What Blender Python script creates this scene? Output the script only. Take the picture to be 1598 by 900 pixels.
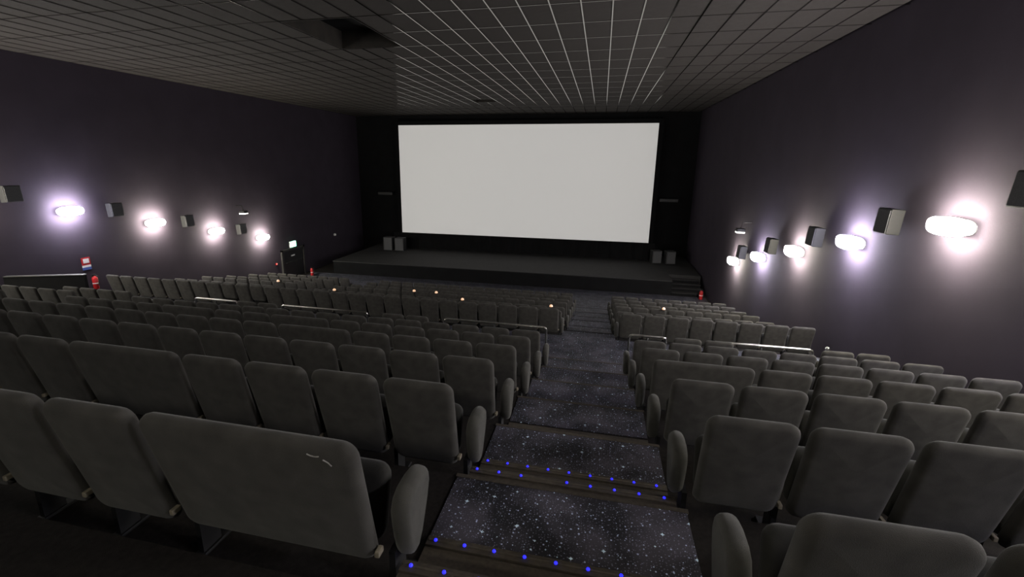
import bpy, bmesh, math, random
from mathutils import Vector, Matrix
random.seed(7)
for o in list(bpy.data.objects): bpy.data.objects.remove(o, do_unlink=True)
SC = bpy.context.scene
COL = SC.collection

# ------------------------------------------------------------------ camera, world, exposure
CZ = 6.5                      # camera height above the front floor of the hall
F_PX, PITCH, YAW, ROLL, PPX, PPY = 730.705, -0.247796, -0.224028, 0.008820, 767.48, 437.34
fwd = Vector((math.sin(YAW)*math.cos(PITCH), math.cos(YAW)*math.cos(PITCH), math.sin(PITCH)))
rgt = Vector((math.cos(YAW), -math.sin(YAW), 0)); upv = rgt.cross(fwd)
cr, sr = math.cos(ROLL), math.sin(ROLL)
r2 = cr*rgt + sr*upv; u2 = -sr*rgt + cr*upv
cam = bpy.data.cameras.new('camera'); cam_o = bpy.data.objects.new('camera', cam); COL.objects.link(cam_o)
M = Matrix((r2, u2, -fwd)).transposed().to_4x4(); M.translation = Vector((0, 0, CZ))
cam_o.matrix_world = M
cam.sensor_fit = 'HORIZONTAL'; cam.sensor_width = 36.0
cam.lens = 36.0*F_PX/1598
cam.shift_x = (799-PPX)/1598; cam.shift_y = -(450-PPY)/1598
cam.clip_start = 0.05; cam.clip_end = 200
SC.camera = cam_o
w = bpy.data.worlds.new('world'); SC.world = w; w.use_nodes = True
w.node_tree.nodes['Background'].inputs[0].default_value = (0.0, 0.0, 0.0, 1)
w.node_tree.nodes['Background'].inputs[1].default_value = 0.0
SC.view_settings.view_transform = 'Standard'; SC.view_settings.look = 'None'
SC.view_settings.gamma = 1.0; SC.view_settings.use_curve_mapping = False
SC.view_settings.exposure = 0.0
LAMP = 310.0                 # radiance of the glowing rims of the wall lamps
FRONT = 140.0                  # radiance of their frosted front lenses
REAR = 52.0                  # radiance of the light panel added on the unseen back wall
SCREEN_GLOW = 0.275              # glow put into the blank screen in place of projector light
def project(p):
    d = Vector(p) - Vector((0, 0, CZ)); q = d.dot(fwd)
    if q < 0.1: return None
    return (PPX + F_PX*d.dot(r2)/q, PPY - F_PX*d.dot(u2)/q)

# ------------------------------------------------------------------ materials
def nt(name):
    m = bpy.data.materials.new(name); m.use_nodes = True
    return m, m.node_tree.nodes, m.node_tree.links, m.node_tree.nodes['Principled BSDF']
def mat(name, col, rough=0.7, metal=0.0, noise=0.0, scale=20.0, bump=0.0, bscale=200.0, sheen=0.0, spec=0.5, col2=None):
    m, N, L, b = nt(name)
    b.inputs['Base Color'].default_value = (*col, 1); b.inputs['Roughness'].default_value = rough
    b.inputs['Metallic'].default_value = metal; b.inputs['Specular IOR Level'].default_value = spec
    if sheen: b.inputs['Sheen Weight'].default_value = sheen; b.inputs['Sheen Roughness'].default_value = 0.5
    tc = N.new('ShaderNodeTexCoord')
    if noise or col2:
        n = N.new('ShaderNodeTexNoise'); n.inputs['Scale'].default_value = scale; n.inputs['Detail'].default_value = 4
        L.new(tc.outputs['Object'], n.inputs['Vector'])
        mx = N.new('ShaderNodeMix'); mx.data_type = 'RGBA'
        a = col2 if col2 else tuple(c*(1-noise) for c in col); c2 = col if col2 else tuple(min(1, c*(1+noise)) for c in col)
        mx.inputs[6].default_value = (*a, 1); mx.inputs[7].default_value = (*c2, 1)
        rp = N.new('ShaderNodeMapRange'); rp.inputs[1].default_value = 0.3; rp.inputs[2].default_value = 0.7
        L.new(n.outputs[0], rp.inputs[0]); L.new(rp.outputs[0], mx.inputs[0]); L.new(mx.outputs[2], b.inputs['Base Color'])
    if bump:
        n2 = N.new('ShaderNodeTexNoise'); n2.inputs['Scale'].default_value = bscale; n2.inputs['Detail'].default_value = 2
        L.new(tc.outputs['Object'], n2.inputs['Vector'])
        bp = N.new('ShaderNodeBump'); bp.inputs['Strength'].default_value = bump; bp.inputs['Distance'].default_value = 0.004
        L.new(n2.outputs[0], bp.inputs['Height']); L.new(bp.outputs[0], b.inputs['Normal'])
    return m
def emit(name, col, strength):
    m, N, L, b = nt(name)
    b.inputs['Base Color'].default_value = (0.8, 0.8, 0.8, 1)
    b.inputs['Emission Color'].default_value = (*col, 1); b.inputs['Emission Strength'].default_value = strength
    return m
def carpet_mat():
    m, N, L, b = nt('star_carpet')
    tc = N.new('ShaderNodeTexCoord'); b.inputs['Roughness'].default_value = 0.60
    ns = N.new('ShaderNodeTexNoise'); ns.inputs['Scale'].default_value = 3.2; ns.inputs['Detail'].default_value = 3
    L.new(tc.outputs['Object'], ns.inputs['Vector'])
    cr_ = N.new('ShaderNodeValToRGB'); e = cr_.color_ramp.elements
    e[0].position = 0.40; e[0].color = (0.007, 0.007, 0.010, 1); e[1].position = 0.62; e[1].color = (0.050, 0.045, 0.058, 1)
    L.new(ns.outputs[0], cr_.inputs[0])
    prev = cr_.outputs[0]
    sep = N.new('ShaderNodeSeparateXYZ'); L.new(tc.outputs['Object'], sep.inputs[0])
    cmb = N.new('ShaderNodeCombineXYZ'); L.new(sep.outputs[0], cmb.inputs[0]); L.new(sep.outputs[1], cmb.inputs[1])
    for scale, size, col in ((6.0, 0.12, (0.66, 0.84, 0.98)), (12.0, 0.105, (0.60, 0.74, 0.98)), (22.0, 0.125, (0.44, 0.50, 0.70)), (60.0, 0.26, (0.15, 0.15, 0.20))):
        v = N.new('ShaderNodeTexVoronoi'); v.voronoi_dimensions = '2D'; v.distance = 'MINKOWSKI' if scale < 20 else 'EUCLIDEAN'
        v.inputs['Scale'].default_value = scale; v.inputs['Randomness'].default_value = 1.0
        if scale < 20: v.inputs['Exponent'].default_value = 0.62
        L.new(cmb.outputs[0], v.inputs['Vector'])
        sc2 = N.new('ShaderNodeSeparateColor'); L.new(v.outputs['Color'], sc2.inputs[0])
        th = N.new('ShaderNodeMath'); th.operation = 'MULTIPLY'; th.inputs[1].default_value = size; L.new(sc2.outputs[0], th.inputs[0])
        lt = N.new('ShaderNodeMath'); lt.operation = 'LESS_THAN'; L.new(v.outputs['Distance'], lt.inputs[0]); L.new(th.outputs[0], lt.inputs[1])
        mx = N.new('ShaderNodeMix'); mx.data_type = 'RGBA'; mx.inputs[7].default_value = (*col, 1)
        L.new(lt.outputs[0], mx.inputs[0]); L.new(prev, mx.inputs[6]); prev = mx.outputs[2]
    L.new(prev, b.inputs['Base Color'])
    return m
FAB = mat('seat_fabric', (0.052, 0.049, 0.044), 0.95, noise=0.22, scale=9, bump=0.5, bscale=420, sheen=0.12, spec=0.15)
FAB2 = mat('arm_fabric', (0.058, 0.056, 0.050), 0.95, noise=0.18, scale=12, bump=0.5, bscale=420, sheen=0.12, spec=0.15)
CUSH = mat('cushion_fabric', (0.030, 0.029, 0.026), 0.95, noise=0.2, scale=9, bump=0.4, bscale=420, sheen=0.1, spec=0.15)
DARKMET = mat('dark_steel', (0.010, 0.010, 0.011), 0.6, 0.3, noise=0.2)
BEIGE = mat('beige_plastic', (0.20, 0.175, 0.13), 0.45, noise=0.1)
WALL = mat('wall_fabric', (0.040, 0.032, 0.044), 0.95, noise=0.10, scale=1.2, bump=0.4, bscale=150, spec=0.2)
BLACK = mat('black_velour', (0.006, 0.006, 0.0065), 0.95, noise=0.2, scale=2, spec=0.15)
FLOORM = mat('dark_carpet', (0.012, 0.010, 0.009), 0.95, noise=0.35, scale=30, bump=0.6, bscale=300, spec=0.15)
CROSSM = carpet_mat()
STEPM = mat('brown_step_edge', (0.045, 0.036, 0.026), 0.7, noise=0.3, scale=40)
ALU = mat('nosing_aluminium', (0.35, 0.31, 0.25), 0.35, 0.9, noise=0.15)
TILE = mat('ceiling_tile', (0.034, 0.030, 0.0275), 0.9, noise=0.10, scale=6, bump=0.5, bscale=250, spec=0.2)
TBAR = mat('grid_bar_gloss', (0.40, 0.39, 0.37), 0.13, 1.0, noise=0.05)
PLEN = mat('plenum_board', (0.016, 0.013, 0.010), 0.9, noise=0.4, scale=3)
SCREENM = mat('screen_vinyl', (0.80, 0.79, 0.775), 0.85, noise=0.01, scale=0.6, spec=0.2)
_b = SCREENM.node_tree.nodes['Principled BSDF']; _b.inputs['Emission Color'].default_value = (1.0, 0.985, 0.955, 1); _b.inputs['Emission Strength'].default_value = SCREEN_GLOW  # emission stands in for light thrown onto the screen
CHROME = mat('brushed_rail', (0.62, 0.60, 0.57), 0.28, 1.0, noise=0.08)
SPKBOX = mat('speaker_box', (0.022, 0.022, 0.023), 0.6, noise=0.1)
GRILLE = mat('speaker_grille', (0.085, 0.085, 0.09), 0.8, noise=0.3, scale=120, bump=0.6, bscale=500)
STAGE = mat('stage_top', (0.014, 0.013, 0.0135), 0.75, noise=0.25, scale=3)
REDP = mat('red_paint', (0.40, 0.015, 0.018), 0.35, noise=0.1)
WHITEP = mat('white_plastic', (0.75, 0.75, 0.74), 0.5, noise=0.04)
SCUFF = mat('scuffed_fabric', (0.30, 0.29, 0.27), 0.8, noise=0.3)
BLUEP = mat('blue_print', (0.05, 0.10, 0.35), 0.5, noise=0.1)
DOORM = mat('black_door', (0.012, 0.012, 0.014), 0.5, noise=0.2, scale=5)
FRAMEM = mat('door_frame', (0.03, 0.029, 0.028), 0.6, noise=0.15)
LEDM = emit('blue_led', (0.015, 0.015, 1.0), 2.6)
LEDM.node_tree.nodes['Principled BSDF'].inputs['Base Color'].default_value = (0.02, 0.02, 0.5, 1)
AMBER = emit('amber_glow', (1.0, 0.50, 0.20), 0.7)
GREEN = emit('exit_green', (0.25, 1.0, 0.55), 8.0)
REDGLOW = emit('red_indicator', (1.0, 0.10, 0.05), 1.5)
FLOODM = emit('flood_lens', (1.0, 0.97, 0.88), 3.0)
WARM = emit('lamp_warm', (1.0, 0.93, 0.78), LAMP)
COOL = emit('lamp_cool', (0.90, 0.86, 1.0), LAMP)
WARMF = emit('lens_warm', (1.0, 0.97, 0.90), FRONT)
WARMB = emit('back_warm', (1.0, 0.93, 0.78), 30.0)
COOLB = emit('back_cool', (0.90, 0.86, 1.0), 30.0)
COOLF = emit('lens_cool', (0.96, 0.95, 1.0), FRONT)

# ------------------------------------------------------------------ mesh helpers
def mesh_obj(name, verts, faces, m, parent=None, smooth=False):
    me = bpy.data.meshes.new(name); me.from_pydata(verts, [], faces); me.update()
    bm = bmesh.new(); bm.from_mesh(me); bmesh.ops.recalc_face_normals(bm, faces=bm.faces); bm.to_mesh(me); bm.free()
    if m: me.materials.append(m)
    if smooth:
        for p in me.polygons: p.use_smooth = True
    o = bpy.data.objects.new(name, me); COL.objects.link(o); o.parent = parent
    return o
class MB:
    def __init__(s): s.v = []; s.f = []
    def add(s, v, f):
        n = len(s.v); s.v += [tuple(p) for p in v]; s.f += [tuple(i+n for i in q) for q in f]; return s
    def box(s, x0, x1, y0, y1, z0, z1):
        return s.add([(x0,y0,z0),(x1,y0,z0),(x1,y1,z0),(x0,y1,z0),(x0,y0,z1),(x1,y0,z1),(x1,y1,z1),(x0,y1,z1)],
                     [(0,3,2,1),(4,5,6,7),(0,1,5,4),(1,2,6,5),(2,3,7,6),(3,0,4,7)])
    def cbox(s, x0, x1, y0, y1, z0, z1, c=0.01):      # box with chamfered edges
        bm = bmesh.new(); bmesh.ops.create_cube(bm, size=1)
        for q in bm.verts: q.co = Vector(((x0+x1)/2+q.co.x*(x1-x0), (y0+y1)/2+q.co.y*(y1-y0), (z0+z1)/2+q.co.z*(z1-z0)))
        bmesh.ops.bevel(bm, geom=bm.edges[:], offset=c, segments=2, affect='EDGES', profile=0.6)
        bm.verts.index_update()
        s.add([q.co[:] for q in bm.verts], [[q.index for q in f.verts] for f in bm.faces]); bm.free(); return s
    def tube(s, pts, r, n=10):
        pts = [Vector(p) for p in pts]; rings = []
        for i, p in enumerate(pts):
            d = (pts[min(i+1, len(pts)-1)] - pts[max(i-1, 0)]).normalized()
            a = d.cross(Vector((0,0,1)) if abs(d.z) < 0.95 else Vector((1,0,0))).normalized(); b = d.cross(a)
            rings.append([p + r*(math.cos(t)*a + math.sin(t)*b) for t in [2*math.pi*k/n for k in range(n)]])
        v = [q for R in rings for q in R]; f = []
        for i in range(len(rings)-1):
            for k in range(n): f.append((i*n+k, i*n+(k+1) % n, (i+1)*n+(k+1) % n, (i+1)*n+k))
        f.append(tuple(range(n-1, -1, -1))); f.append(tuple((len(rings)-1)*n+k for k in range(n)))
        return s.add(v, f)
    def lathe(s, prof, c, n=16, axis='z'):
        v = []; f = []
        for r, h in prof:
            for k in range(n):
                t = 2*math.pi*k/n; p = (r*math.cos(t), r*math.sin(t), h)
                v.append((c[0]+p[0], c[1]+p[1], c[2]+p[2]))
        for i in range(len(prof)-1):
            for k in range(n): f.append((i*n+k, i*n+(k+1) % n, (i+1)*n+(k+1) % n, (i+1)*n+k))
        f.append(tuple(range(n-1, -1, -1))); f.append(tuple((len(prof)-1)*n+k for k in range(n)))
        return s.add(v, f)
    def build(s, name, m, parent=None, smooth=False): return mesh_obj(name, s.v, s.f, m, parent, smooth)
def tag(o, label=None, cat=None, group=None, kind=None):
    if label: o['label'] = label
    if cat: o['category'] = cat
    if group: o['group'] = group
    if kind: o['kind'] = kind
    return o
def empty(name, loc=(0,0,0), rz=0):
    o = bpy.data.objects.new(name, None); COL.objects.link(o); o.location = loc; o.rotation_euler = (0,0,rz); o.empty_display_size = 0.1
    return o
def copy_tree(o, parent=None):
    c = o.copy(); COL.objects.link(c); c.parent = parent
    for ch in o.children: copy_tree(ch, c)
    return c
def pillow(a, b, R, T, bend, nq=6, rr=0.045):
    """rounded slab: half width a, half height b, corner radius R, half thickness T; bend(x,d,w)->xyz"""
    insets = [0.0, 0.006, 0.016, 0.030, rr, 0.08, 0.13, 0.19]; insets = [d for d in insets if d < min(a, b)-0.004] + [min(a, b)-0.003]
    def ring(d):
        A, B = a-d, b-d; q = max(min(R-d*0.8, A-0.001, B-0.001), 0.0015); P = []
        for cx, cz, t0 in ((A-q, B-q, 0), (-(A-q), B-q, 90), (-(A-q), -(B-q), 180), (A-q, -(B-q), 270)):
            for k in range(nq+1):
                t = math.radians(t0+90*k/nq); P.append((cx+q*math.cos(t), cz+q*math.sin(t)))
        return P
    def th(d):
        u = min(d/rr, 1); return T*math.sqrt(max(0, 1-(1-u)**2)) + 0.010*min(d/0.2, 1)
    layers = [(d, -1) for d in reversed(insets)] + [(d, 1) for d in insets[1:]]
    v = []; f = []; n = 4*(nq+1)
    for d, sgn in layers:
        for x, z in ring(d): v.append(bend(x, sgn*th(d), z+b))
    for i in range(len(layers)-1):
        for k in range(n): f.append((i*n+k, i*n+(k+1) % n, (i+1)*n+(k+1) % n, (i+1)*n+k))
    f.append(tuple(range(n))); f.append(tuple((len(layers)-1)*n+k for k in range(n)))
    return v, f

# ------------------------------------------------------------------ room shell
XL, XR, YB, YF, HC = -16.85, 5.50, -3.4, 31.2, 2.966
Zc = CZ + HC
def struct(o): o['kind'] = 'structure'; return o
struct(MB().box(XL-0.2, XL, YB, YF, 0, Zc+0.6).build('wall_left', WALL))
struct(MB().box(XR, XR+0.2, YB, YF, 0, Zc+0.6).build('wall_right', WALL))
struct(MB().box(XL-0.2, XR+0.2, YF, YF+0.2, 0, Zc+0.6).build('wall_front', BLACK))
struct(MB().box(XL-0.2, XR+0.2, YB-0.2, YB, 0, Zc+0.6).build('wall_back', BLACK))
ceil = struct(MB().box(XL-0.2, XR+0.2, YB-0.2, YF+0.2, Zc+0.6, Zc+0.75).build('ceiling', PLEN))
# ceiling tiles and grid
TX, TY, Y0T = 0.6, 1.35, 10.09
cols = [i*TX for i in range(-28, 9)]
rowsY = [Y0T + TY*k for k in range(-10, 16)]
def hatch(x, y): return (-7.25 < x < -5.35 and 10.05 < y < 12.85) or (-6.65 < x < -5.35 and 23.5 < y < 24.95)
tiles = []
for x in cols + [XL]:
    for y in rowsY:
        x0 = x; x1 = min(x+TX, XR) if x != XL else -16.8
        y0 = max(y, YB); y1 = min(y+TY, YF)
        if x1-x0 < 0.03 or y1-y0 < 0.05 or hatch((x0+x1)/2, (y0+y1)/2): continue
        tiles.append((x0+0.006, x1-0.006, y0+0.004, y1-0.004))
def tkey(t):
    p = project(((t[0]+t[1])/2, (t[2]+t[3])/2, Zc))
    vis = p is not None and -40 < p[0] < 1640 and -45 < p[1] < 260
    return (0 if vis else 1, (t[0]+t[1])**2/4 + (t[2]+t[3])**2/4)
tiles.sort(key=tkey)
tm = None; rest = MB()
for i, t in enumerate(tiles):
    sx, sy = t[1]-t[0], t[3]-t[2]
    if i < 300:
        full = abs(sx-0.588) < 1e-4 and abs(sy-1.342) < 1e-4
        if full and tm:
            o = bpy.data.objects.new('ceiling_tile', tm); COL.objects.link(o); o.parent = ceil
        else:
            o = MB().box(-sx/2, sx/2, -sy/2, sy/2, 0, 0.018).build('ceiling_tile', TILE, ceil)
            if full: tm = o.data
        o.location = ((t[0]+t[1])/2, (t[2]+t[3])/2, Zc+0.010+random.uniform(-0.002, 0.002))
    else: rest.box(t[0], t[1], t[2], t[3], Zc+0.010, Zc+0.028)
tag(rest.build('ceiling_tile_field', TILE, ceil), kind='stuff')
def split_spans(a, b, cuts):
    out = []; cur = a
    for c0, c1 in sorted(cuts):
        if c1 <= cur or c0 >= b: continue
        if c0 > cur: out.append((cur, c0))
        cur = c1
    if cur < b: out.append((cur, b))
    return out
for x in cols:
    cuts = []
    if -7.1 < x < -5.5: cuts.append((10.09, 12.79))
    if -6.5 < x < -5.5: cuts.append((23.59, 24.94))
    mb = MB()
    for a, b in split_spans(YB, YF, cuts): mb.box(x-0.013, x+0.013, a, b, Zc-0.004, Zc+0.030)
    mb.build('grid_runner', TBAR, ceil)
for y in rowsY:
    if y < YB+0.1: continue
    cuts = [(-7.2, -5.4)] if abs(y-11.44) < 0.1 else []
    mb = MB()
    for a, b in split_spans(XL, XR, cuts): mb.box(a, b, y-0.008, y+0.008, Zc-0.002, Zc+0.028)
    mb.build('grid_cross_bar', TBAR, ceil)
def hatch_box(x0, x1, y0, y1, h, label):
    e = empty('ceiling_hatch', ((x0+x1)/2, (y0+y1)/2, Zc)); a, b = (x1-x0)/2, (y1-y0)/2; t = 0.02
    MB().box(-a, a, b-t, b, 0.0, h).build('far_side', PLEN, e); MB().box(-a, a, -b, -b+t, 0.0, h).build('near_side', PLEN, e)
    MB().box(-a, -a+t, -b+t, b-t, 0.0, h).build('long_side', PLEN, e); MB().box(a-t, a, -b+t, b-t, 0.0, h).build('long_side', PLEN, e)
    MB().box(-a, a, -b, b, h, h+0.02).build('back_board', BLACK, e)
    tag(e, label, 'ceiling hatch'); return e
hatch_box(-7.18, -5.42, 10.12, 12.76, 0.45, 'dark open hatch where ceiling tiles are missing, larger of the two')
hatch_box(-6.58, -5.42, 23.62, 24.91, 0.30, 'small open hatch in the ceiling close to the screen')

# floor: stepped platforms
plats = []   # (y0, y1, ztop)
for j in range(-4, 7):
    y0 = 2.64+1.246*(j-1); y1 = 2.64+1.246*j
    if j == -4: y0 = YB
    if j == 6: y1 = 9.55
    plats.append((y0, y1, CZ-2.06-0.355*j, 'rear'))
plats.append((9.55, 11.60, CZ-4.36, 'cross'))
front = [(11.60, 12.80, 4.665), (12.80, 14.05, 5.10), (14.05, 15.30, 5.38), (15.30, 16.58, 5.59), (16.58, 17.87, 5.865), (17.87, 19.15, 6.095), (19.15, 20.55, 6.325)]
for y0, y1, z in front: plats.append((y0, y1, CZ-z, 'front'))
plats.append((20.55, YF, 0.0, 'bottom'))
AX0, AX1 = -0.82, 0.63           # starry carpet of the main aisle
BX0, BX1 = -11.18, -9.80         # second aisle
for i, (y0, y1, z, kind) in enumerate(plats):
    fl = struct(MB().box(XL, XR, y0, y1, -0.3, z).build('floor', FLOORM))
    hs = (plats[i-1][2]-z) if i > 0 else 0
    for x0, x1 in ((AX0, AX1), (BX0, BX1)):
        ys = y0 + (0.67 if kind == 'rear' and hs else 0.32 if hs else 0)
        if kind in ('cross', 'bottom'): continue
        MB().box(x0, x1, ys, y1-0.03, z, z+0.008).build('carpet', CROSSM, fl)
        MB().box(x0-0.01, x1+0.01, y1-0.03, y1+0.004, z-0.02, z+0.011).build('nosing_strip', STEPM if kind == 'rear' else FLOORM, fl)
        if hs > 0.1:
            d = 0.335
            MB().box(x0, x1, y0, y0+d-0.035, z, z+hs/2).build('step', STEPM, fl)
            if kind == 'rear': MB().box(x0, x1, y0+d, y0+0.63, z, z+0.012).build('tread_strip', STEPM, fl)
            else: MB().box(x0, x1, y0+0.04, y0+d-0.04, z+hs/2, z+hs/2+0.008).build('carpet', CROSSM, fl)
    if kind == 'cross': MB().box(XL+0.4, XR-0.1, y0+0.02, y1-0.03, z, z+0.008).build('carpet', CROSSM, fl)
    if kind == 'bottom': MB().box(XL+0.4, XR-0.1, y0+0.35, 24.3, z, z+0.008).build('carpet', CROSSM, fl)

# step light strips (blue LEDs on the two nearest steps)
def led_strip(y, z, label, skip=()):
    e = empty('step_light_strip', ((AX0+AX1)/2, y, z)); h = (AX1-AX0)/2
    MB().cbox(-h, h, -0.035, 0.03, 0.0, 0.014, 0.003).build('profile', STEPM, e)
    MB().box(-h+0.01, h-0.01, -0.006, 0.006, 0.0135, 0.0160).build('channel', ALU, e)
    n = 9
    for k in range(n):
        if k in skip: continue
        x = -0.77 + 0.1655*k - (AX0+AX1)/2
        MB().lathe([(0.0095, 0.0), (0.009, 0.006), (0.005, 0.010)], (x, 0, 0.015), 8).build('led', LEDM, e)
    tag(e, label, 'step light')
zA, zB = CZ-2.06, CZ-2.415
led_strip(1.70, zA+0.1775, 'strip of blue step lights on the topmost half step of the aisle')
led_strip(2.04, zA+0.012, 'strip of blue step lights on the tread below the topmost half step')
led_strip(2.945, zB+0.1775, 'strip of eight blue step lights on the second half step down the aisle', (3,))
led_strip(3.29, zB+0.012, 'strip of nine blue step lights just below the second half step')

# ------------------------------------------------------------------ screen, front wall, stage
SY = 30.85; k_ = SY
sx0, sx1, sz0, sz1 = -0.4398*k_, 0.1013*k_, CZ-0.15865*k_, CZ+0.07545*k_
scr = empty('projection_screen', ((sx0+sx1)/2, SY, sz0)); a = (sx1-sx0)/2; h = sz1-sz0
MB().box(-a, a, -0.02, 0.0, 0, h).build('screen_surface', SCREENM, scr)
for x0, x1, z0, z1 in ((-a-0.25, -a, -0.25, h+0.25), (a, a+0.25, -0.25, h+0.25), (-a, a, -0.25, 0), (-a, a, h, h+0.25)):
    MB().box(x0, x1, -0.04, 0.05, z0, z1).build('masking_border', BLACK, scr)
MB().box(-a-0.2, a+0.2, 0.06, 0.35, 0.2, h).build('frame_backing', BLACK, scr)
tag(scr, 'huge blank white projection screen on the black front wall', 'screen')
drape = MB(); n = 120
vv = []; ff = []
for i in range(n+1):
    x = -13.6+17.0*i/n; yy = 29.5+0.05*math.sin(i*1.3)
    vv += [(x, yy, CZ-5.745), (x, yy, CZ-4.72), (x, yy+0.02, CZ-4.72), (x, yy+0.02, CZ-5.745)]
for i in range(n):
    for k in range(4): ff.append((i*4+k, i*4+(k+1) % 4, i*4+4+(k+1) % 4, i*4+4+k))
ff += [(0,1,2,3), (n*4+3, n*4+2, n*4+1, n*4)]
tag(mesh_obj('stage_drape', vv, ff, BLACK), 'low black drape hanging under the projection screen', 'drape')
ST = CZ-5.75
stg = empty('stage', (-5.7, 24.35, 0))
MB().box(-9.5, 9.5, 0.02, 6.8, 0.0, ST-0.04).build('stage_body', BLACK, stg)
MB().box(-9.52, 9.5, 0.0, 6.8, ST-0.04, ST).build('stage_deck', STAGE, stg)
MB().box(9.5, 11.1, 1.5, 6.8, 0.0, ST).build('side_deck', STAGE, stg)
tag(stg, 'low wide black stage in front of the projection screen', 'stage')
st = empty('stage_stairs', (4.55, 24.4, 0))
for k in range(4):
    hgt = ST*(k+1)/5
    MB().box(-0.72, 0.72, 0.34*k, 0.34*(k+1), 0, hgt-0.03).build('riser', BLACK, st)
    MB().cbox(-0.74, 0.74, 0.34*k-0.02, 0.34*(k+1), hgt-0.03, hgt, 0.004).build('tread', STAGE, st)
tag(st, 'dark stairs climbing onto the stage beside the right wall', 'stairs')

def loud(name, x, y, z, w_, d_, h_, label, cat, group=None, rz=0):
    e = empty(name, (x, y, z), rz)
    MB().cbox(-w_/2, w_/2, -d_/2, d_/2, 0, h_, 0.012).build('cabinet', SPKBOX, e)
    MB().cbox(-w_/2+0.03, w_/2-0.03, -d_/2-0.015, -d_/2+0.005, 0.03, h_-0.03, 0.005).build('grille', GRILLE, e)
    MB().box(-w_/2+0.01, -w_/2+0.05, -d_/2-0.02, -d_/2, 0.02, h_-0.02).build('edge_trim', SPKBOX, e)
    tag(e, label, cat, group); return e
g = 'loudspeakers standing on the left end of the stage'
loud('stage_speaker', -13.55, 28.6, ST, 0.62, 0.5, 0.86, 'dark loudspeaker box on the left stage end, closer to the left wall', 'speaker', g)
loud('stage_speaker', -12.75, 28.6, ST, 0.62, 0.5, 0.84, 'dark loudspeaker box on the left stage end, closer to the screen', 'speaker', g)
g = 'loudspeakers standing on the right end of the stage'
loud('stage_speaker', 3.42, 28.9, ST, 0.55, 0.5, 0.74, 'dark loudspeaker box on the right stage end, closer to the screen', 'speaker', g, 0.2)
loud('stage_speaker', 4.20, 28.9, ST, 0.55, 0.5, 0.74, 'dark loudspeaker box on the right stage end, closer to the right wall', 'speaker', g, 0.2)
for xc, lab in ((-14.75, 'dim grey horizontal fixture on black wall left of the screen'), (4.10, 'dim grey horizontal fixture on black wall right of the screen')):
    e = empty('wall_fixture', (xc, 30.95, CZ-2.21))
    MB().cbox(-0.55, 0.55, -0.16, 0.0, -0.10, 0.10, 0.04).build('housing', SPKBOX, e)
    MB().box(-0.1, 0.1, 0.0, 0.25, -0.06, 0.06).build('bracket', DARKMET, e)
    tag(e, lab, 'light fixture')

# ------------------------------------------------------------------ wall lamps, wall speakers
def lamp(side, k):
    s = 1 if side == 'R' else -1; x = XR if s > 0 else XL; q_ = (abs(x)-0.15)/abs(x)
    y = (8.94+2.935*k)*q_; z = CZ-(0.94+0.734*k)*q_
    e = empty('wall_lamp', (x, y, z)); d = -s
    n = 28
    def oval(ay, az, hh):
        ex = lambda c: math.copysign(abs(c)**0.72, c)
        return [(d*hh, ay*ex(math.cos(2*math.pi*q/n)), az*ex(math.sin(2*math.pi*q/n))) for q in range(n)]
    def loft(secs, cap0=True, cap1=True):
        v = [p for sec in secs for p in oval(*sec)]; f = []
        for i in range(len(secs)-1):
            for q in range(n): f.append((i*n+q, i*n+(q+1) % n, (i+1)*n+(q+1) % n, (i+1)*n+q))
        if cap0: f.append(tuple(range(n)))
        if cap1: f.append(tuple((len(secs)-1)*n+q for q in range(n)))
        return v, f
    warm = (k % 2 == 0) if s > 0 else (k != 1)
    v, f = loft([(0.30, 0.12, 0.0), (0.30, 0.12, 0.02), (0.10, 0.05, 0.03), (0.08, 0.04, 0.13)]); mesh_obj('base', v, f, WHITEP, e)
    v, f = loft([(0.05, 0.02, 0.13), (0.349, 0.139, 0.134)], False, False); mesh_obj('back_diffuser', v, f, WARMB if warm else COOLB, e)  # lit back and rim, shaped to throw a glow on the wall
    v, f = loft([(0.35, 0.140, 0.135), (0.35, 0.140, 0.27)], False, False); mesh_obj('glowing_rim', v, f, WARM if warm else COOL, e)
    v, f = loft([(0.352, 0.142, 0.271), (0.34, 0.135, 0.295), (0.28, 0.11, 0.315), (0.15, 0.06, 0.325)], True, True); mesh_obj('front_lens', v, f, WARMF if warm else COOLF, e, True)
    return e
words0 = ['first', 'second', 'third', 'fourth']
lampname = {0: 'uppermost oval wall lamp', 1: 'second oval wall lamp down the slope', 2: 'third oval wall lamp down the slope', 3: 'fourth oval wall lamp down the slope', 4: 'lowest oval wall lamp'}
for side, nm in (('R', 'right'), ('L', 'left')):
    for k in range(-3, 5):
        e = lamp(side, k)
        if k < 0: lab = 'glowing oval lamp, %s above the uppermost speaker on the %s wall' % (words0[-k-1], nm)
        else: lab = 'glowing %s on the %s wall' % (lampname[k], nm)
        tag(e, lab, 'wall lamp', 'oval lamps stepping down the %s wall' % nm)
e = empty('booth_window', (-1.2, YB, CZ+2.25))  # added light behind the camera to brighten the near seat backs
for x0, x1, z0, z1 in ((-0.78, 0.78, -0.33, -0.25), (-0.78, 0.78, 0.25, 0.33), (-0.78, -0.70, -0.25, 0.25), (0.70, 0.78, -0.25, 0.25)):
    MB().cbox(x0, x1, 0.0, 0.07, z0, z1, 0.01).build('frame', DARKMET, e)
MB().box(-0.70, 0.70, 0.01, 0.03, -0.25, 0.25).build('lit_pane', emit('booth_pane', (1.0, 0.95, 0.83), REAR), e)
tag(e, 'lit projection booth window high on the back wall', 'window')
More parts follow.
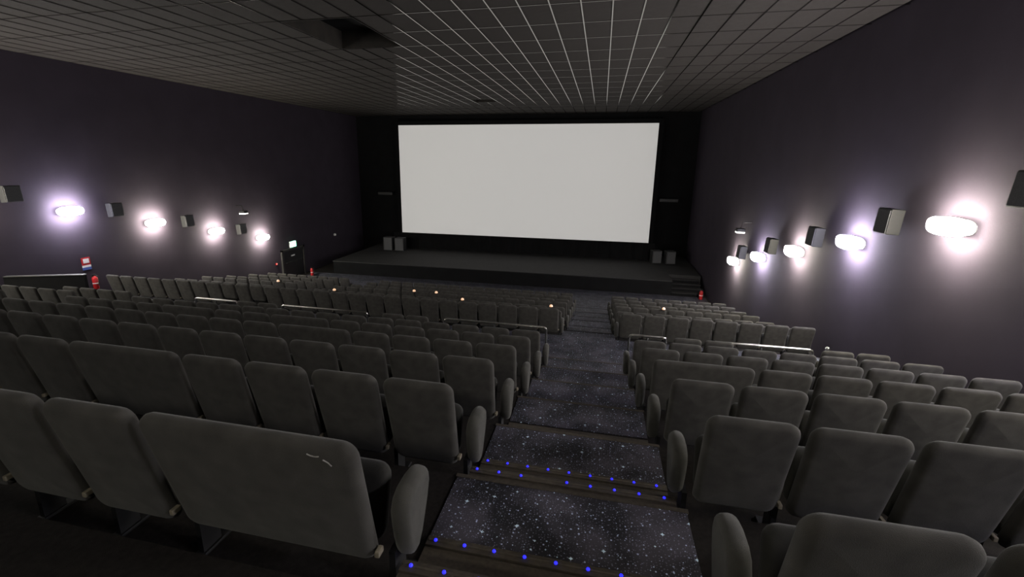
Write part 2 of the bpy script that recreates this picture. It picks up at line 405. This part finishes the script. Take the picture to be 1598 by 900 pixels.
def wall_speaker(side, k, lab):
    s = 1 if side == 'R' else -1; x = XR if s > 0 else XL
    y = 10.30+2.935*k; z = CZ-1.02-0.734*k
    e = empty('wall_speaker', (x, y, z)); d = -s
    bx = MB().cbox(-0.11, 0.11, -0.22, 0.22, -0.235, 0.235, 0.012).build('cabinet', SPKBOX, e)
    gr = MB().cbox(-0.012, 0.012, -0.20, 0.20, -0.215, 0.215, 0.006).build('grille', GRILLE, e)
    br = MB().tube([(0, 0, 0), (d*0.12, 0, 0.0)], 0.02).build('bracket', DARKMET, e)
    tilt = 0.06*s
    bx.location = (d*0.17, 0, 0); bx.rotation_euler = (0, tilt, 0)
    gr.location = (d*0.285, 0, 0.0); gr.rotation_euler = (0, tilt, 0)
    tag(e, lab, 'wall speaker', 'black loudspeakers on the %s wall' % ('right' if s > 0 else 'left'))
ordn = ['just below the uppermost lamp', 'just below the second lamp', 'just below the third lamp', 'just below the fourth lamp']
for side, nm in (('R', 'right'), ('L', 'left')):
    for k in range(-1, 4):
        wall_speaker(side, k, ('box loudspeaker on the %s wall, %s' % (nm, ordn[k])) if k >= 0 else 'box loudspeaker on the %s wall above the uppermost lamp' % nm)
def flood(side, y, z, lab):
    s = 1 if side == 'R' else -1; x = XR if s > 0 else XL; d = -s
    e = empty('flood_light', (x, y, z))
    MB().tube([(0, 0, 0.35), (d*0.30, 0, 0.35), (d*0.36, 0, 0.10)], 0.02).build('bracket_arm', DARKMET, e)
    MB().cbox(d*0.36-0.14, d*0.36+0.14, -0.14, 0.14, 0.0, 0.12, 0.02).build('housing', DARKMET, e)
    MB().box(d*0.36-0.13, d*0.36+0.13, -0.145, 0.135, -0.045, 0.0).build('lens', FLOODM, e)
    tag(e, lab, 'flood light')
flood('L', 19.15, CZ-2.46, 'small white flood light on a bracket on the left wall')
flood('R', 19.0, CZ-2.44, 'small white flood light on a bracket on the right wall')

# ------------------------------------------------------------------ left wall: door, exit sign, signs, extinguishers
d1 = struct(MB().box(XL, XL+0.05, 22.05, 23.85, 0.0, 1.60).build('door_1', DOORM))
MB().box(XL, XL+0.09, 21.93, 22.05, 0.0, 1.70).build('door_frame', FRAMEM, d1)
MB().box(XL, XL+0.09, 23.85, 23.97, 0.0, 1.70).build('door_frame', FRAMEM, d1)
MB().box(XL, XL+0.09, 21.93, 23.97, 1.60, 1.70).build('door_frame', FRAMEM, d1)
MB().tube([(XL+0.05, 22.2, 0.95), (XL+0.12, 22.25, 0.95), (XL+0.12, 23.6, 0.95), (XL+0.05, 23.65, 0.95)], 0.02).build('push_bar', DARKMET, d1)
MB().box(XL+0.05, XL+0.07, 22.75, 23.05, 1.24, 1.31).build('door_plate', WHITEP, d1)
e = empty('exit_sign', (XL, 23.0, CZ-4.62))
MB().cbox(0.0, 0.06, -0.26, 0.26, -0.15, 0.19, 0.01).build('housing', WHITEP, e)
MB().cbox(0.055, 0.085, -0.24, 0.24, -0.13, 0.17, 0.008).build('lit_panel', GREEN, e)
tag(e, 'glowing green exit sign above the door in the left wall', 'exit sign')
e = empty('call_point', (XL, 21.5, CZ-5.45))
MB().cbox(0, 0.05, -0.05, 0.05, -0.06, 0.06, 0.01).build('housing', REDP, e)
MB().box(0.05, 0.056, -0.035, 0.035, -0.02, 0.04).build('indicator', REDGLOW, e)
tag(e, 'small red glowing fire call point beside the black door', 'call point')
e = empty('wall_sensor', (XL, 27.3, CZ-4.69))
MB().lathe([(0.07, -0.07), (0.09, -0.02), (0.09, 0.03), (0.05, 0.08)], (0.09, 0, 0), 12).build('sensor_body', WHITEP, e, True)
MB().box(0, 0.09, -0.03, 0.03, -0.03, 0.03).build('sensor_mount', WHITEP, e)
tag(e, 'small round white sensor on the left wall near the stage', 'sensor')
e = empty('fire_sign', (XL, 12.05, CZ-3.38))
MB().box(0, 0.012, -0.14, 0.14, -0.13, 0.13).build('red_panel', REDP, e)
MB().box(0.012, 0.016, -0.09, 0.10, -0.06, 0.09).build('pictogram', WHITEP, e)
MB().box(0, 0.012, -0.14, 0.14, -0.20, -0.13).build('white_strip', WHITEP, e)
MB().box(0, 0.012, -0.14, 0.14, -0.29, -0.20).build('blue_strip', BLUEP, e)
tag(e, 'red and white fire sign with blue strip on the left wall', 'sign')
def extinguisher(loc, lab):
    e = empty('fire_extinguisher', loc)
    MB().lathe([(0.075, 0.0), (0.085, 0.015), (0.085, 0.36), (0.07, 0.41), (0.03, 0.44), (0.03, 0.46)], (0, 0, 0), 16).build('cylinder', REDP, e, True)
    MB().lathe([(0.0862, 0.19), (0.0864, 0.22)], (0, 0, 0), 16).build('label_band', WHITEP, e)
    MB().cbox(-0.02, 0.02, -0.08, 0.05, 0.46, 0.52, 0.008).build('valve', DARKMET, e)
    MB().tube([(0.02, 0.03, 0.48), (0.09, 0.05, 0.44), (0.11, 0.04, 0.30), (0.10, 0.02, 0.12)], 0.012).build('hose', DARKMET, e)
    tag(e, lab, 'fire extinguisher')
extinguisher((XL+0.105, 12.15, CZ-4.36), 'red fire extinguisher under the fire sign on the left wall')
extinguisher((-16.05, 23.45, 0.008), 'red fire extinguisher standing on the floor beside the black door')
extinguisher((5.12, 23.95, 0.008), 'red fire extinguisher standing at the foot of the stage stairs')
# entrance parapet by the left wall
px = empty('parapet', (-15.85, 10.13, CZ-4.36), math.radians(22))
MB().box(-1.02, 1.07, -0.06, 0.06, 0.0, 0.98).build('panel', BLACK, px); MB().cbox(-1.02, 1.08, -0.075, 0.075, 0.98, 1.01, 0.01).build('cap_rail', FRAMEM, px)
tag(px, 'low dark parapet wall with a thin cap rail beside the left wall', 'parapet')

# ------------------------------------------------------------------ cinema seats
SP = 0.555
LEAN, ZB, LEN = 0.17, 0.265, 0.715
def back_bend(x, d, wv):
    u = wv/LEN
    y = LEAN*(1-u) + 0.035 - 0.035*math.sin(math.pi*u)*0.6
    nx = 1-0.035*(1-u)                    # slightly narrower at the foot
    return (x*nx, y+d, ZB + wv*0.993 - 0.012*(1-u)*math.cos(min(abs(x)/0.26, 1.57)))
def back_mesh(half, length=LEN):
    off = LEN-length
    v, f = pillow(half, length/2, 0.075, 0.040, lambda x, d, q: back_bend(x, d, q+off))
    return v, f
def cushion_bend(x, d, q):
    return (x, 0.30 + 0.10*(q/0.38) + d, 0.27 + q*0.94)
def arm_mesh(t, rr=0.16):
    prof = [(0.215,0.52),(0.245,0.575),(0.30,0.600),(0.40,0.606),(0.470,0.595),(0.512,0.560),(0.520,0.51),(0.490,0.43),(0.44,0.34),(0.39,0.255),(0.345,0.215),(0.30,0.215),(0.262,0.25),(0.24,0.33),(0.222,0.43)]
    cy = sum(p[0] for p in prof)/len(prof); cz = sum(p[1] for p in prof)/len(prof); n = len(prof)
    lay = [1.0, 0.6, 0.24, rr, rr*0.6, rr*0.28, rr*0.08, 0.0]; lay = [(q, -1) for q in lay] + [(q, 1) for q in lay[::-1][1:]]
    v = []; f = []
    for q, sg in lay:
        xx = sg*t/2*math.sqrt(1-(1-min(q/rr, 1))**2)
        for y, z in prof: v.append((xx, y+(cy-y)*q*0.99, z+(cz-z)*q*0.99))
    for i in range(len(lay)-1):
        for k in range(n): f.append((i*n+k, i*n+(k+1) % n, (i+1)*n+(k+1) % n, (i+1)*n+k))
    f.append(tuple(range(n))); f.append(tuple((len(lay)-1)*n+k for k in range(n)))
    return v, f
def make_seat(name, width, end=None, short=False):
    """end: None, 'L' or 'R' - which side carries the extra padded aisle arm"""
    half = width/2-0.022
    r = empty(name, (0, 0, 0))
    v, f = back_mesh(half, 0.50 if short else LEN); bk = mesh_obj('backrest', v, f, FAB, r, True)
    v, f = pillow(half-0.035, 0.19, 0.07, 0.045, cushion_bend, 4); mesh_obj('seat_cushion', v, f, CUSH, r, True)
    v, f = arm_mesh(0.042); am = mesh_obj('armrest', v, f, FAB2, r, True); am.location = (width/2, 0, 0)
    if end: v, f = arm_mesh(0.095, 0.22); wide = mesh_obj('padded_armrest', v, f, FAB2, r, True); wide.location = ((width/2+0.052) if end == 'R' else -(width/2+0.052), 0, 0)
    if end == 'R': bpy.data.objects.remove(am)
    leg = MB().box(-0.016, 0.016, 0.24, 0.36, 0.015, 0.27).cbox(-0.03, 0.03, 0.16, 0.46, 0.0, 0.018, 0.004)
    lo = leg.build('leg', DARKMET, r); lo.location = (width/2, 0, 0)
    MB().cbox(half-0.010, half+0.014, 0.13, 0.18, 0.335, 0.365, 0.006).build('hinge_bracket', BEIGE, bk)
    if end == 'L':
        l2 = lo.copy(); COL.objects.link(l2); l2.location = (-width/2, 0, 0)
    return r
protos = {}
def seat_at(x0, x1, Y, Z, label, group, end=None, short=False, name='cinema_seat'):
    key = (name, round(x1-x0, 3), end, short)
    if key not in protos:
        protos[key] = o = make_seat(name, x1-x0, end, short)
    else: o = copy_tree(protos[key])
    o.location = ((x0+x1)/2, Y, Z)
    tag(o, label, 'cinema seat', group); return o
def in_view(x, y, z):
    p = project((x, y, z)); return p is not None and -160 < p[0] < 1760 and p[1] < 1250
LB, RB = -0.855, 0.675
words = ['first', 'second', 'third', 'fourth', 'fifth', 'sixth', 'seventh', 'eighth', 'ninth', 'tenth', 'eleventh', 'twelfth', 'thirteenth', 'fourteenth', 'fifteenth', 'sixteenth', 'seventeenth']
nseat = 0
love_left = {0: [0], 1: [4], 3: [4], 4: [6, 10]}
love_right = {3: [0]}
for k in range(6):
    Y = 1.44+1.246*k; Z = CZ-2.06-0.355*k; rw = words[5-k]
    for side in ('L', 'R', 'F'):
        i = 0; n = {'L': 16, 'R': 8, 'F': 9}[side]
        cnt = 0
        while i < n:
            lv = (side == 'L' and i in love_left.get(k, [])) or (side == 'R' and i in love_right.get(k, []))
            wd = 2 if lv else 1
            if side == 'R': x0 = RB+SP*i; x1 = x0+SP*wd
            else: x1 = (LB if side == 'L' else -11.26)-SP*i; x0 = x1-SP*wd
            if x0 > XL+0.05 and in_view((x0+x1)/2, Y, Z+0.9):
                sd = {'L': 'left of the starry aisle', 'R': 'right of the starry aisle', 'F': 'beyond the second aisle near the left wall'}[side]
                end = {'L': 'R', 'R': 'L', 'F': 'R'}[side] if i == 0 else None
                sh = {'L': 'left of the starry aisle', 'R': 'right of the starry aisle', 'F': 'left of the second aisle'}[side]
                if lv: lab = 'wide charcoal double seat, %s unit %s, %s row uphill from handrails' % (words[cnt], sh, rw)
                elif end: lab = 'charcoal aisle-end seat %s, %s row uphill from handrails' % (sh, rw)
                else: lab = '%s charcoal seat %s, %s row uphill from handrails' % (words[cnt], sh, rw)
                grp = '%s row seats %s' % (rw, sd)
                seat_at(x0, x1, Y, Z, lab, grp, end, name='double_cinema_seat' if lv else 'cinema_seat'); nseat += 1
            i += wd; cnt += 1
ds = [o for o in bpy.data.objects if o.name.startswith('double_cinema_seat') and abs(o.location.y-1.44) < 0.01][0]
for pts in ([(0.335, 0.668), (0.352, 0.662), (0.372, 0.660), (0.388, 0.664)], [(0.405, 0.650), (0.425, 0.640), (0.44, 0.624)]):
    mb = MB(); mb.tube([back_bend(x, -0.0510, wv) for x, wv in pts], 0.0028, 6); mb.build('scuff_mark', SCUFF, [c for c in ds.children if c.name.startswith('backrest')][0])
# seats standing between the handrails
Y = 1.44+1.246*6; Z = CZ-2.06-0.355*6
for xs, nm in (((1.50, 2.055), 'charcoal folding seat between the two right handrails'), ((4.02, 4.575), 'charcoal folding seat between handrail and right wall'), ((-8.21, -7.655), 'charcoal folding seat between the middle and farthest left handrails'), ((-4.51, -3.955), 'charcoal folding seat between the nearest and middle left handrails'), ((-12.37, -11.815), 'charcoal seat of the aisle-side pair near the left parapet'), ((-13.48, -12.925), 'charcoal seat of the outer pair near the left parapet')):
    for q, x0 in enumerate(xs):
        seat_at(x0, x0+SP, Y, Z, nm + (', nearer right wall', ', farther from right wall')[1-q], nm.replace('seat', 'seats')); nseat += 1
# front block
fr = {'H': (11.71, 4.665), 'I': (12.92, 5.10), 'J': (14.17, 5.38), 'K': (15.42, 5.59), 'L': (16.70, 5.865), 'M': (18.0, 6.095), 'N': (19.27, 6.325)}
frow = {'H': 'first', 'J': 'third', 'K': 'fourth', 'L': 'fifth', 'M': 'sixth', 'N': 'last'}
for rk, (Y, z) in fr.items():
    if rk == 'I': continue
    Z = CZ-z
    for side, n in (('L', 16), ('R', 8), ('F', 8)):
        for i in range(n):
            if side == 'R': x0 = RB+SP*i
            else: x0 = (LB if side == 'L' else -11.26)-SP*(i+1)
            sd = {'L': 'left of the main aisle', 'R': 'right of the main aisle', 'F': 'by the left wall'}[side]
            end = {'L': 'R', 'R': 'L', 'F': None if rk == 'H' else 'R'}[side] if i == 0 else None
            sh = {'L': 'left of main aisle', 'R': 'right of main aisle', 'F': 'left of second aisle'}[side]
            lab = ('charcoal aisle-end seat %s, %s row below the cross aisle' % (sh, frow[rk])) if end else ('%s charcoal seat %s, %s row below the cross aisle' % (words[i], sh, frow[rk]))
            seat_at(x0, x0+SP, Y, Z, lab, '%s lower row seats %s' % (frow[rk], sd), end); nseat += 1
    if rk == 'H':
        wdt = (11.26-9.735)/3
        for i in range(3):
            seat_at(-11.26+wdt*i, -11.26+wdt*(i+1), Y, Z, ('charcoal short-backed seat closing the second aisle, on its left side', '', 'charcoal short-backed seat closing the second aisle, on its right side')[i] if i != 1 else 'charcoal seat between two short-backed ones in first lower row', 'seats closing the second aisle', None, i != 1); nseat += 1
print('SEATS', nseat)
# hidden second lower row, joined
rowI = MB(); Y, z = fr['I']; bvf = back_mesh(SP/2-0.022); cvf = pillow(SP/2-0.06, 0.19, 0.07, 0.045, cushion_bend, 3); avf = arm_mesh(0.042)
for base, n, sg in ((LB, 16, -1), (RB, 8, 1), (-11.26, 8, -1)):
    for i in range(n):
        xc = base+sg*SP*(i+0.5)
        for v, f in (bvf, cvf): rowI.add([(p[0]+xc, p[1]+Y, p[2]+CZ-z) for p in v], f)
        rowI.add([(p[0]+xc+SP/2, p[1]+Y, p[2]+CZ-z) for p in avf[0]], avf[1]); rowI.box(xc+SP/2-0.016, xc+SP/2+0.016, Y+0.2, Y+0.4, CZ-z, CZ-z+0.3)
tag(rowI.build('cinema_seat_row', FAB, None, True), 'charcoal seats of second lower row hidden behind the first', 'cinema seat', None, 'stuff')

# amber lights on seat backs of the lower block
for (x, y, z, lab) in [(-12.05, 15.38, 4.62, 'small amber light on a lower row seat near the left wall'), (-8.85, 14.13, 4.42, 'small amber light left of the aisle, farthest from the steps'),
        (-6.4, 15.38, 4.62, 'small amber light left of the aisle, second from the steps end'), (-5.55, 15.38, 4.62, 'small amber light beside the middle of the lower left rows'),
        (-4.2, 14.13, 4.42, 'small amber light on a seat top facing the middle handrail'), (-1.3, 14.13, 4.42, 'small amber light on a seat top next to the main aisle'),
        (2.22, 15.38, 4.62, 'small amber light on a seat back right of the main aisle')]:
    e = empty('amber_seat_light', (x, y, CZ-z+0.006))
    MB().cbox(-0.07, 0.07, -0.03, 0.05, 0.0, 0.02, 0.004).build('clip', DARKMET, e)
    MB().lathe([(0.05, 0.02), (0.055, 0.045), (0.04, 0.075), (0.015, 0.09)], (0, 0, 0), 12).build('lit_cap', AMBER, e, True)
    tag(e, lab, 'seat light', 'amber lights among the lower rows')

# ------------------------------------------------------------------ handrails along the cross aisle
def rail(x0, x1, lab):
    y = 9.42; zt = CZ-3.40; zb = CZ-4.19; e = empty('handrail', ((x0+x1)/2, y, zb)); a = (x1-x0)/2; H_ = zt-zb
    pts = [(-a, 0, 0.0), (-a, 0, H_-0.06), (-a+0.02, 0, H_-0.015), (-a+0.06, 0, H_), (a-0.06, 0, H_), (a-0.02, 0, H_-0.015), (a, 0, H_-0.06), (a, 0, 0.0)]
    MB().tube(pts[1:7], 0.022).build('top_rail', CHROME, e, True)
    for s in (-1, 1):
        MB().tube([(s*a, 0, 0), (s*a, 0, H_-0.05)], 0.021).build('post', DARKMET, e, True)
        MB().lathe([(0.055, 0.0), (0.055, 0.008), (0.03, 0.014)], (s*a, 0, 0), 12).build('foot_plate', DARKMET, e)
    MB().tube([(0, 0, 0), (0, 0, H_)], 0.016).build('middle_post', DARKMET, e, True)
    tag(e, lab, 'handrail')
rail(-3.22, -0.95, 'chrome handrail left of the aisle steps at the cross aisle')
rail(-7.35, -5.10, 'chrome handrail in the middle of the left block at the cross aisle')
rail(-9.85, -8.60, 'chrome handrail at the far end of the left block by second aisle')
rail(0.75, 1.46, 'short chrome handrail right of the aisle steps at the cross aisle')
rail(2.32, 4.10, 'long bright handrail right of the aisle at the cross aisle')

e = empty('ball_post', (4.33, 9.42, CZ-4.19))
MB().tube([(0, 0, 0), (0, 0, 0.82)], 0.02).build('post', DARKMET, e, True)
MB().lathe([(0.005, 0.80), (0.03, 0.815), (0.04, 0.84), (0.03, 0.868), (0.005, 0.88)], (0, 0, 0), 12).build('ball_cap', CHROME, e, True)
tag(e, 'slim post with bright chrome ball end by the long right handrail', 'post')
